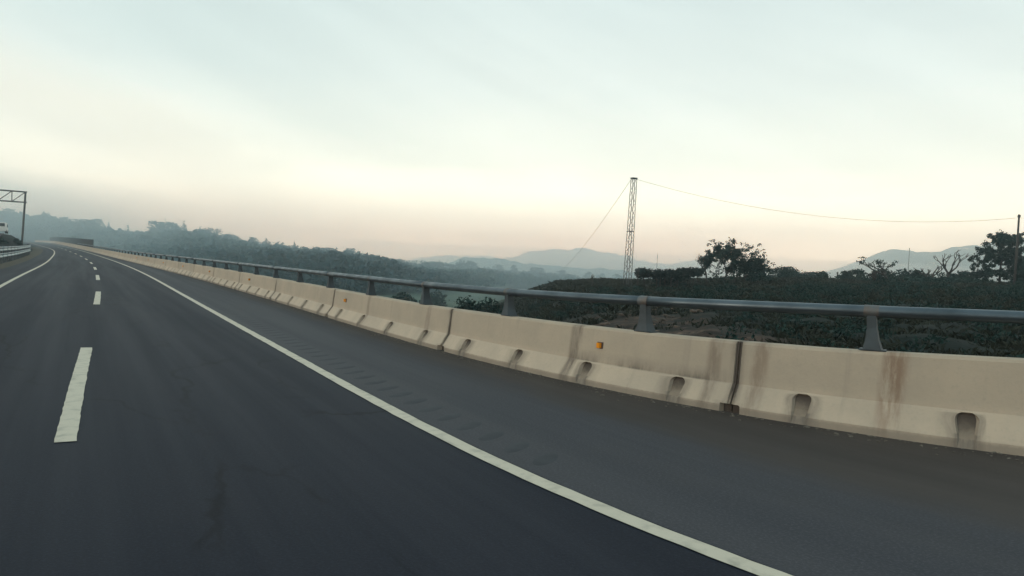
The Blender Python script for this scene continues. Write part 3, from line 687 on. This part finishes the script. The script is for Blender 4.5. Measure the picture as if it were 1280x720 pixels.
# bare trees
def bare(px, ytop, dist, label, seed, levels=4, leafy=0, wpx=40, name='bare_tree'):
    p = at(px, ytop, dist); zb = tz1(p.x, p.y); h = p.z - zb; e = empty(name, (p.x, p.y, zb - .1)); tag(e, label, 'tree'); m = MB(); rr = random.Random(seed); tips = []
    def grow(b, d, l, r, lev):
        pts = [b]; q = b
        for i in range(3):
            d = (d + Vector((rr.uniform(-1, 1), rr.uniform(-.6, .6), rr.uniform(-.3, .5))) * .22).normalized(); q = q + d * l / 3; pts.append(q)
        m.tube(pts, [r, r * .85, r * .7, r * .55], 5); tips.append(q)
        if lev == levels: return
        for i in range(2 if lev else 4):
            nd = (d + Vector((rr.uniform(-1, 1) * 1.0, rr.uniform(-.6, .6), rr.uniform(-.2, .5))) * .85).normalized(); grow(q, nd, l * rr.uniform(.6, .85), r * .62, lev + 1)
    grow(Vector((0, 0, -.2)), Vector((.02, 0, 1)), h * .30, .12, 0)
    zm = max(v[2] for v in m.V); k = h / zm; m.V = [(v[0] * k * 1.7, v[1] * k, v[2] * k) for v in m.V]
    m.build('trunk', M_BARK, e, True)
    if leafy:
        bl = [(t.x * k * 1.7, t.y * k, t.z * k, .3, .3, .2) for t in tips if rr.random() < .6]; V, F = leaves(bl, leafy, .10, 0, seed, .1); obj('crown', ndmesh('crown', V, F, M_LEAF), e)
    return e
bare(1190, 311, 86, 'bare forked dead tree standing before the misty mountain', 21, 4)
bare(1163, 330, 84, 'small bare leaning shrub left of the forked dead tree', 23, 3)
bare(1113, 322, 86, 'twisted sparse tree with few leaves rising from a dark bush', 25, 4, 500, name='sparse_tree')
bare(1094, 336, 87, 'thin twiggy sapling left of the twisted sparse tree', 27, 3)
# big airy tree near the pole at the right
def right_tree():
    D_ = 82; p = at(1250, 350, D_); zb = tz1(p.x, p.y); e = empty('broadleaf_tree', (p.x, p.y, zb - .1)); tag(e, 'large dark leafy tree behind the wooden pole at the right', 'tree'); s = D_ / FPX
    m = trunk_mb(4.2, .14, 31, 8, .45, .0, .2); m.build('trunk', M_BARK, e, True); rr = random.Random(8); bl = []; pyb = 350 + (p.z - zb + .1) / s
    for _ in range(260):
        py = rr.uniform(293, 350); half = np.interp(py, [290, 300, 312, 325, 350], [8, 20, 28, 34, 38]); c0 = np.interp(py, [290, 310, 350], [1256, 1251, 1254]); q = rr.uniform(.16, .42)
        bl.append(((c0 - 1250 + rr.uniform(-half, half)) * s, rr.uniform(-1.6, 1.6), (pyb - py) * s, q, q, q))
    V, F = leaves(bl, 15000, .12, .1, 5, .2); obj('crown', ndmesh('crown', V, F, M_LEAF), e)
right_tree()
bush('bush', 1292, 318, 80, 40, 'dark bush right of the wooden pole at the picture edge', seed=33, n=2000)
# bushes on the valley side
bush('bush', 600, 372, 58, 60, 'dark green bush below the railing left of the mound', seed=41, n=3600, leaf=.13)
bush('bush', 618, 377, 50, 34, 'small green bush tight against the left foot of the mound', seed=42, n=1800, leaf=.11)
bush('bush', 503, 364, 120, 42, 'round dark bush in the valley field seen under the railing', seed=43, n=2200, leaf=.25)
bush('bush', 545, 361, 150, 26, 'small round bush further out in the valley field', seed=44, n=1200, leaf=.25)
bush('bush', 403, 352, 140, 20, 'small dark bush in the valley under the railing, left of the field path', seed=45, n=900, leaf=.22)
bush('tree', 51, 288, 480, 16, 'dark blue-green tree where the road disappears round the bend', 'tree', seed=46, n=2000, leaf=.45)
bush('tree', 36, 290, 500, 18, 'dark tree left of the one where the road disappears', 'tree', seed=47, n=1600, leaf=.45)
bush('tree', 92, 290, 330, 12, 'narrow dark tree sticking up behind the dark fence', 'tree', seed=48, n=900, leaf=.45)
bush('bush', 21, 300, 112, 10, 'small dark bush at the foot of the gantry post', seed=49, n=900, leaf=.14)
bush('bush', -2, 302, 100, 14, 'dark shrub cut by the left picture edge above the guard rail', seed=50, n=1100, leaf=.14)

# grass and weeds on the mound
def weeds():
    r = np.random.default_rng(3); n = 60000; x = r.uniform(-4, 75, n); y = 9 + 95 * r.random(n) ** 1.5; px = 640 + FPX * x / y
    ok = (px < 1420) & (side(BARR, x, y) > 1.6); x, y, px = x[ok], y[ok], px[ok]
    nv = np.array([noise.noise(Vector((a * .22, b * .22, 3))) for a, b in zip(x, y)]); dens = np.where((px > 640) & (px < 900) & (y < 36), .02, .85) + nv * np.where((px > 640) & (px < 900) & (y < 36), .35, .9)
    ok = r.random(len(x)) < dens; x, y, nv = x[ok], y[ok], nv[ok]; z = tz(x, y); n = len(x); B = 7
    hh = (.08 + .20 * r.random(n) ** 2 + .2 * np.clip(nv, 0, 1)) * np.where(y > 40, 1.1, .8)
    X = np.repeat(x, B) + r.normal(0, .12, n * B); Y = np.repeat(y, B) + r.normal(0, .12, n * B); Zb = np.repeat(z, B); H_ = np.repeat(hh, B) * (.5 + .8 * r.random(n * B))
    a = r.random(n * B) * 6.28; w = .012 + .02 * r.random(n * B) + .0006 * Y; lx = r.normal(0, .9, n * B) * H_; ly = r.normal(0, .9, n * B) * H_
    q = np.stack([np.stack([X - np.cos(a) * w, Y - np.sin(a) * w, Zb - .12], 1), np.stack([X + np.cos(a) * w, Y + np.sin(a) * w, Zb - .12], 1),
                  np.stack([X + np.cos(a) * w * .7 + lx * .5, Y + np.sin(a) * w * .7 + ly * .5, Zb + H_ * .6], 1), np.stack([X + lx, Y + ly, Zb + H_], 1)], 1).reshape(-1, 3)
    o = obj('grass', ndmesh('grass', q, np.arange(len(q)).reshape(-1, 4), M_GRASS)); tag(o, 'dark weeds and rough grass covering the mound', 'grass', None, 'stuff')
weeds()
def brush():
    r = random.Random(5); bl = []
    for _ in range(900):
        y = r.uniform(14, 66); x = r.uniform(1.0, 50); 
        if 640 + FPX * x / y < 900 and y < 40: continue
        if float(side(BARR, [x], [y])[0]) < 3: continue
        if 640 + FPX * x / y > 1400: continue
        q = r.uniform(.16, .42) * (.75 + y / 160) * (1.9 if r.random() < .12 else 1); bl.append((x, y, tz1(x, y) + q * .3, q * 1.5, q * 1.5, q * .8))
    V, F = leaves(bl, 80000, .065, .0, 6, .3); o = obj('brush', ndmesh('brush', V, F, M_LEAF)); tag(o, 'low dark scrub along the crest of the mound', 'scrub', None, 'stuff')
brush()
# loose stones on the cut bank
stone_me = []
for k in range(4):
    rr = random.Random(k); V = []; F = []
    for i in range(4):
        for j in range(6):
            t = math.pi * (i + .5) / 4; a = 2 * math.pi * j / 6; q = rr.uniform(.75, 1.2); V.append((math.sin(t) * math.cos(a) * q, math.sin(t) * math.sin(a) * q * .8, math.cos(t) * q * .55))
    F = [(i * 6 + j, i * 6 + (j + 1) % 6, (i + 1) * 6 + (j + 1) % 6, (i + 1) * 6 + j) for i in range(3) for j in range(6)] + [tuple(range(6))[::-1], tuple(range(18, 24))]
    stone_me.append((V, F))
M_ROCK = material('cut_bank_rock', rough=.9, fn=vary((.13, .09, .068), (.06, .05, .04), 2.5, bump=.5))
m = MB()
for _ in range(150):
    x = random.uniform(-.5, 9.5); y = random.uniform(20, 42)
    if 640 + FPX * x / y > 890: continue
    V, F = random.choice(stone_me); q = random.choice((.03, .04, .06, .09, .14)) * random.uniform(.7, 1.3); a = random.random() * 6.28; z = tz1(x, y) + random.uniform(-.02, .12)
    m.add([(x + (v[0] * math.cos(a) - v[1] * math.sin(a)) * q * 1.5, y + (v[0] * math.sin(a) + v[1] * math.cos(a)) * q, z + v[2] * q) for v in V], F)
o = m.build('rubble', M_ROCK); tag(o, 'reddish-brown rubble scattered over the cut bank of the mound', 'rubble', None, 'stuff')
# pale path through the valley field
V = []; F = []
cp = [(372, 352, 0), (430, 357, 0), (480, 362, 0), (530, 371, 0), (570, 384, 0)]
pp = [(-48, 170), (-36, 158), (-26, 145), (-16, 122), (-9, 98), (-5.5, 76)]
for i in range(60):
    t = i / 59 * 5; k = min(4, int(t)); f = t - k; x = pp[k][0] + (pp[k + 1][0] - pp[k][0]) * f; y = pp[k][1] + (pp[k + 1][1] - pp[k][1]) * f
    for o_ in (-1.6, 1.6): V.append((x + o_ * .8, y + o_ * .6, tz1(x + o_ * .8, y + o_ * .6) + .25))
F = [(2 * i, 2 * i + 1, 2 * i + 3, 2 * i + 2) for i in range(59)]
tag(obj('path', mesh('path', V, F, material('pale_gravel', rough=.95, fn=vary((.30, .28, .22), (.22, .21, .17), .5)), True)), kind='structure')

# ------------------------------------------------------------------ lattice mast, poles, cables
def lattice():
    D_ = 74; b = at(784, 353, D_); t = at(791, 223, D_); zb = tz1(b.x, b.y) - .2; H = t.z - zb; e = empty('lattice_mast', (b.x, b.y, zb), .35)
    tag(e, 'slender steel lattice mast carrying cables, tallest thing on the mound', 'mast'); lean = Matrix.Rotation(math.radians(1.0), 4, 'Y'); e.matrix_basis = e.matrix_basis @ lean
    wb, wt = .62, .44
    def c(i, z): w = (wb + (wt - wb) * z / H) / 2; return Vector(((-1, 1, 1, -1)[i] * w, (-1, -1, 1, 1)[i] * w, z))
    for i in range(4): MB().tube([c(i, 0), c(i, H)], .032, 4).build('leg', M_MAST, e)
    m = MB(); n = 18
    for k in range(n):
        z0, z1 = H * k / n, H * (k + 1) / n
        for i in range(4):
            a_, b_ = (i, (i + 1) % 4) if k % 2 else ((i + 1) % 4, i); m.tube([c(a_, z0), c(b_, z1)], .021, 4)
    m.build('bracing', M_MAST, e)['kind'] = 'stuff'
    for z in (H * .52, H - .02):
        m = MB(); 
        for i in range(4): m.tube([c(i, z), c((i + 1) % 4, z)], .035, 4)
        m.build('ring', M_MAST, e)
    m = MB(); m.box((0, 0, H + .05), (.62, .62, .05)); m.build('cap_plate', M_MAST, e)
    m = MB(); m.box((0, 0, .02), (1.1, 1.1, .3)); m.build('footing', M_CONC, e)
    return t
mt = lattice()
def cable(a, b, sag, label, r=.02, n=40):
    pts = [a.lerp(b, i / n) - Vector((0, 0, 4 * sag * (i / n) * (1 - i / n))) for i in range(n + 1)]; o = MB().tube(pts, r, 4).build('cable', M_WIRE); tag(o, label, 'cable')
pb = at(1273, 346, 86); ptp = at(1274, 268, 86); zb = tz1(pb.x, pb.y)
def pole(px, ytop, dist, label, r=.1, cross=False, name='utility_pole'):
    t = at(px, ytop, dist); z = tz1(t.x, t.y) - .4; e = empty(name, (t.x, t.y, z)); tag(e, label, 'pole'); h = t.z - z
    MB().tube([(0, 0, 0), (0, 0, h * .5), (0, 0, h)], [r * 1.15, r, r * .8], 8).build('shaft', M_WOOD, e, True)
    m = MB(); m.box((0, 0, h - .25), (.5 if cross else .3, .07, .08)); m.build('bracket', M_MAST, e)
    for q in (-.12, .12): MB().tube([(q, 0, h - .21), (q, 0, h - .05)], .03, 6).build('insulator', M_STEEL, e)
    return t
pt = pole(1274, 268, 74, 'tall wooden utility pole at the right picture edge', .11)
pole(1137, 310, 160, 'thin hazy utility pole in front of the misty mountain', .055)
pole(1047, 340, 120, 'short hazy post between the low bushes', .12, name='post')
pole(822, 317, 260, 'very faint distant pole above the umbrella pine', .10)
pole(741, 343, 70, 'short dark stake in the weeds left of the mast', .04, name='stake')
pole(798, 336, 69, 'thin upright stake at the left end of the umbrella pine', .05, name='stake')
cable(mt + Vector((.1, 0, .0)), pt - Vector((0, 0, .35)), 1.9, 'long sagging cable from the lattice mast to the wooden pole', .014)
cable(pt - Vector((0, 0, .35)), at(1800, 250, 80), 1.5, 'cable running on right from the wooden pole', .014)
pf = at(676, 338, 330)
cable(mt + Vector((-.1, 0, .0)), pf, 5.5, 'faint cable running down left from the lattice mast to the valley', .022, 60)
pe = empty('utility_pole', (pf.x, pf.y, pf.z - 5.0)); tag(pe, 'distant short pole where the left cable comes down', 'pole'); MB().tube([(0, 0, 0), (0, 0, 5.05)], .1, 6).build('shaft', M_WOOD, pe)

# ------------------------------------------------------------------ dark fence along the far barrier
fn = empty('noise_fence'); tag(fn, 'dark solid panel fence standing behind the far end of the barrier', 'fence')
s = 158.0
while s < 330:
    a = P(BARR, s + .06, .95); b = P(BARR, s + 4.94, .95); V = []; 
    for (q, w_) in ((a, -.06), (b, -.06), (b, .06), (a, .06)):
        V.append((float(q[0]) + float(q[3]) * w_, float(q[1]) - float(q[2]) * w_))
    z0 = float(zroad(a[1])) - .3; z1 = z0 + 2.45
    obj('panel', mesh('panel', [(x, y, z0) for x, y in V] + [(x, y, z1) for x, y in V], [(3, 2, 1, 0), (4, 5, 6, 7), (0, 1, 5, 4), (1, 2, 6, 5), (2, 3, 7, 6), (3, 0, 4, 7)], M_FENCE), fn)
    q = P(BARR, s, .95); m = MB(); m.box((float(q[0]), float(q[1]), z0 + 1.25), (.2, .2, 2.6)); m.build('post', M_STEELD, fn); s += 5.0
q = P(BARR, 372, .95)

# ------------------------------------------------------------------ gantry over the opposite carriageway
def gantry():
    D_ = 122; t = at(32, 240, D_); b = at(27, 303, D_); zb = tz1(b.x, b.y); e = empty('sign_gantry', (t.x, t.y, zb)); tag(e, 'steel truss road gantry with its right post left of the road', 'gantry')
    H = t.z - zb; dirv = Vector((-.80, -.60, 0)); L_ = 17.0; th = 1.75; nrm = Vector((.60, -.80, 0)) * .55
    for q in (0, L_):
        for sgn in (-1, 1):
            o_ = dirv * q + nrm * sgn; zz = tz1(t.x + o_.x, t.y + o_.y) - zb - .3
            MB().tube([o_ + Vector((-.5 if q == 0 else 0, 0, zz)), o_ + Vector((0, 0, H))], .13, 6).build('post', M_MAST, e)
    for z in (H, H - th):
        for sgn in (-1, 1): MB().tube([dirv * -.2 + nrm * sgn + Vector((0, 0, z)), dirv * (L_ + .2) + nrm * sgn + Vector((0, 0, z))], .10, 6).build('chord', M_MAST, e)
    n = 9; st = L_ / n
    for k in range(n):
        for sgn in (-1, 1):
            a = dirv * (k * st) + nrm * sgn; c_ = dirv * ((k + 1) * st) + nrm * sgn; zu = Vector((0, 0, H)); zl = Vector((0, 0, H - th))
            MB().tube([a + zu, c_ + zl], .06, 5).build('brace', M_MAST, e)
            MB().tube([c_ + zu, c_ + zl], .05, 5).build('brace', M_MAST, e)
        a = dirv * (k * st); MB().tube([a + nrm + Vector((0, 0, H)), a - nrm + Vector((0, 0, H))], .05, 5).build('crosspiece', M_MAST, e)
gantry()
# white van on the opposite carriageway, cut by the left edge
def van():
    p = at(1, 293, 128); z = tz1(p.x, p.y) + .24; e = empty('van', (p.x, p.y, z), math.radians(31)); tag(e, 'small white van on the opposite carriageway at the left edge', 'van')
    Wv = .92; M_W = material('white_paint', (.75, .75, .72), .35); M_G = material('dark_glass', (.02, .025, .03), .1); M_T = material('tyre_rubber', (.025, .025, .025), .8)
    side_ = [(-2.3, .35), (2.25, .35), (2.35, .8), (1.5, 1.05), (.85, 1.8), (-2.2, 1.9), (-2.35, 1.2)]; n = len(side_)
    V = [(-Wv, a, b) for a, b in side_] + [(Wv, a, b) for a, b in side_]; F = [tuple(range(n)), tuple(range(n, 2 * n))[::-1]] + [(i, i + n, (i + 1) % n + n, (i + 1) % n) for i in range(n)]
    bo = obj('body', mesh('body', V, F, M_W), e); md = bo.modifiers.new('bevel', 'BEVEL'); md.width = .08; md.segments = 2
    V = [(-.78, 1.45, 1.12), (.78, 1.45, 1.12), (.72, .93, 1.72), (-.72, .93, 1.72)]; V = [(a, b + .02, c + .02) for a, b, c in V]; obj('windscreen', mesh('windscreen', V, [(0, 1, 2, 3)], M_G), e)
    V = [(-.75, -2.32, 1.2), (.75, -2.32, 1.2), (.7, -2.25, 1.75), (-.7, -2.25, 1.75)]; obj('rear_window', mesh('rear_window', [(a, b - .03, c) for a, b, c in V], [(3, 2, 1, 0)], M_G), e)
    for sx in (-1, 1):
        V = [(sx * .94, 1.15, 1.1), (sx * .94, -1.0, 1.1), (sx * .94, -1.0, 1.62), (sx * .94, .78, 1.62)]; obj('side_window', mesh('side_window', V, [(0, 1, 2, 3)], M_G), e)
        for yy in (-1.5, 1.5):
            MB().tube([(sx * .72, yy, .33), (sx * .95, yy, .33)], .33, 14).build('wheel', M_T, e)
van()

# ------------------------------------------------------------------ mountains
def mountain(name, prof, dist, depth, m, seed, label=None):
    """prof: (photo x, photo y of the crest); real ridge with slopes on both sides"""
    X_ = np.array([p[0] for p in prof], float); Y_ = np.array([p[1] for p in prof], float); nu, nv = 220, 36; V = []; F = []
    us = np.linspace(X_[0], X_[-1], nu)
    for u in us:
        v = np.interp(u, X_, Y_); c = at(u, v + 3.4 * noise.fractal(Vector((u * .05, seed, 0)), .8, 2.1, 5), dist); base = -8.0; h = max(.5, c.z - base)
        for j in range(nv):
            t = (j / (nv - 1)) * 2 - 1; y = c.y + t * depth; prof_ = (1 - abs(t)) ** 1.25
            nz = noise.fractal(Vector((c.x * .006, y * .006, seed)), 1.0, 2.1, 6) * .28 * (1 - (1 - abs(t)) ** 6 * .6) + noise.noise(Vector((c.x * .05, y * .05, seed))) * .05
            V.append((c.x, y, base - 2 + (h + 2) * prof_ * (1 + nz * (1 - prof_ ** 3) * 1.5) + nz * h * .1))
    F = [(i * nv + j, (i + 1) * nv + j, (i + 1) * nv + j + 1, i * nv + j + 1) for i in range(nu - 1) for j in range(nv - 1)]
    tag(obj(name, mesh(name, V, F, m, True)), kind='structure')
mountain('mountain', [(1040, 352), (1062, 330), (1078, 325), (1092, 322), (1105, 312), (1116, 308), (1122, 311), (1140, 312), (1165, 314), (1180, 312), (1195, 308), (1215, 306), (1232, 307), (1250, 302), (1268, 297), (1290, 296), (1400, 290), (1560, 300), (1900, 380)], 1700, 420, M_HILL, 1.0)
mountain('hills', [(470, 335), (520, 322), (560, 319), (600, 320), (640, 322), (660, 314), (700, 311), (725, 310), (750, 313), (775, 317), (800, 325), (830, 330), (865, 326), (900, 325), (950, 334), (1000, 345)], 2300, 380, M_HILL2, 4.0)
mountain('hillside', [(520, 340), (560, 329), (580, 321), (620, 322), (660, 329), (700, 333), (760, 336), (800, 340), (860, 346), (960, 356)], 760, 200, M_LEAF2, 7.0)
#mountain('hill', [(-500, 330), (-200, 300), (60, 292), (180, 276), (250, 264), (330, 268), (400, 285), (470, 308), (540, 330)], 2300, 400, M_HILL2, 9.0)

# ------------------------------------------------------------------ haze
def volume(name, x0, x1, y0, y1, z0, z1, dens, col, aniso=0.0):
    m = bpy.data.materials.new(name + '_air'); m.use_nodes = True; t = m.node_tree; t.nodes.clear()
    v = t.nodes.new('ShaderNodeVolumePrincipled'); v.inputs['Color'].default_value = (*col, 1); v.inputs['Density'].default_value = dens
    v.inputs['Absorption Color'].default_value = (1, 1, 1, 1); v.inputs['Anisotropy'].default_value = aniso
    t.links.new(v.outputs[0], t.nodes.new('ShaderNodeOutputMaterial').inputs['Volume'])
    mb = MB(); mb.box(((x0 + x1) / 2, (y0 + y1) / 2, (z0 + z1) / 2), (x1 - x0, y1 - y0, z1 - z0)); o = mb.build(name, m); tag(o, kind='stuff'); return o
tag(volume('haze', -2760, 2760, -2760, 2760, -14, 165, .00075, (.74, .91, 1.0), .88), 'pale bluish morning haze filling the air', 'haze')
tag(volume('mist', -185, 105, 128, 350, -13.5, 15, .0022, (.60, .86, 1.0), .7), 'blue-green mist hanging in the near valley right of the ridge', 'mist')
tag(volume('mist', -620, 110, 225, 690, -13, 24, .0011, (.60, .86, 1.0), .7), 'thicker blue-green mist lying over the wooded valley and ridge', 'mist')
tag(volume('mist', -260, 1500, 880, 1220, -13, 25, .0016, (.94, .98, 1.0), .9), 'pale fog bank lying at the foot of the far mountains', 'mist')

# grit and dust gathered along the foot of the barrier
m = MB()
for _ in range(900):
    sg = random.uniform(-4, 26); x, y, _, _ = P(BARR, sg, -abs(random.gauss(0, .16)) - .015); q = random.uniform(.004, .016) * (1.6 if random.random() < .06 else 1); V, F = random.choice(stone_me)
    m.add([(float(x) + v[0] * q * 1.4, float(y) + v[1] * q, .008 + v[2] * q * .7) for v in V], F)
tag(m.build('grit', material('road_grit', rough=.95, fn=vary((.10, .085, .07), (.2, .18, .15), 40))), 'fine grit collected along the foot of the concrete barrier', 'grit', None, 'stuff')
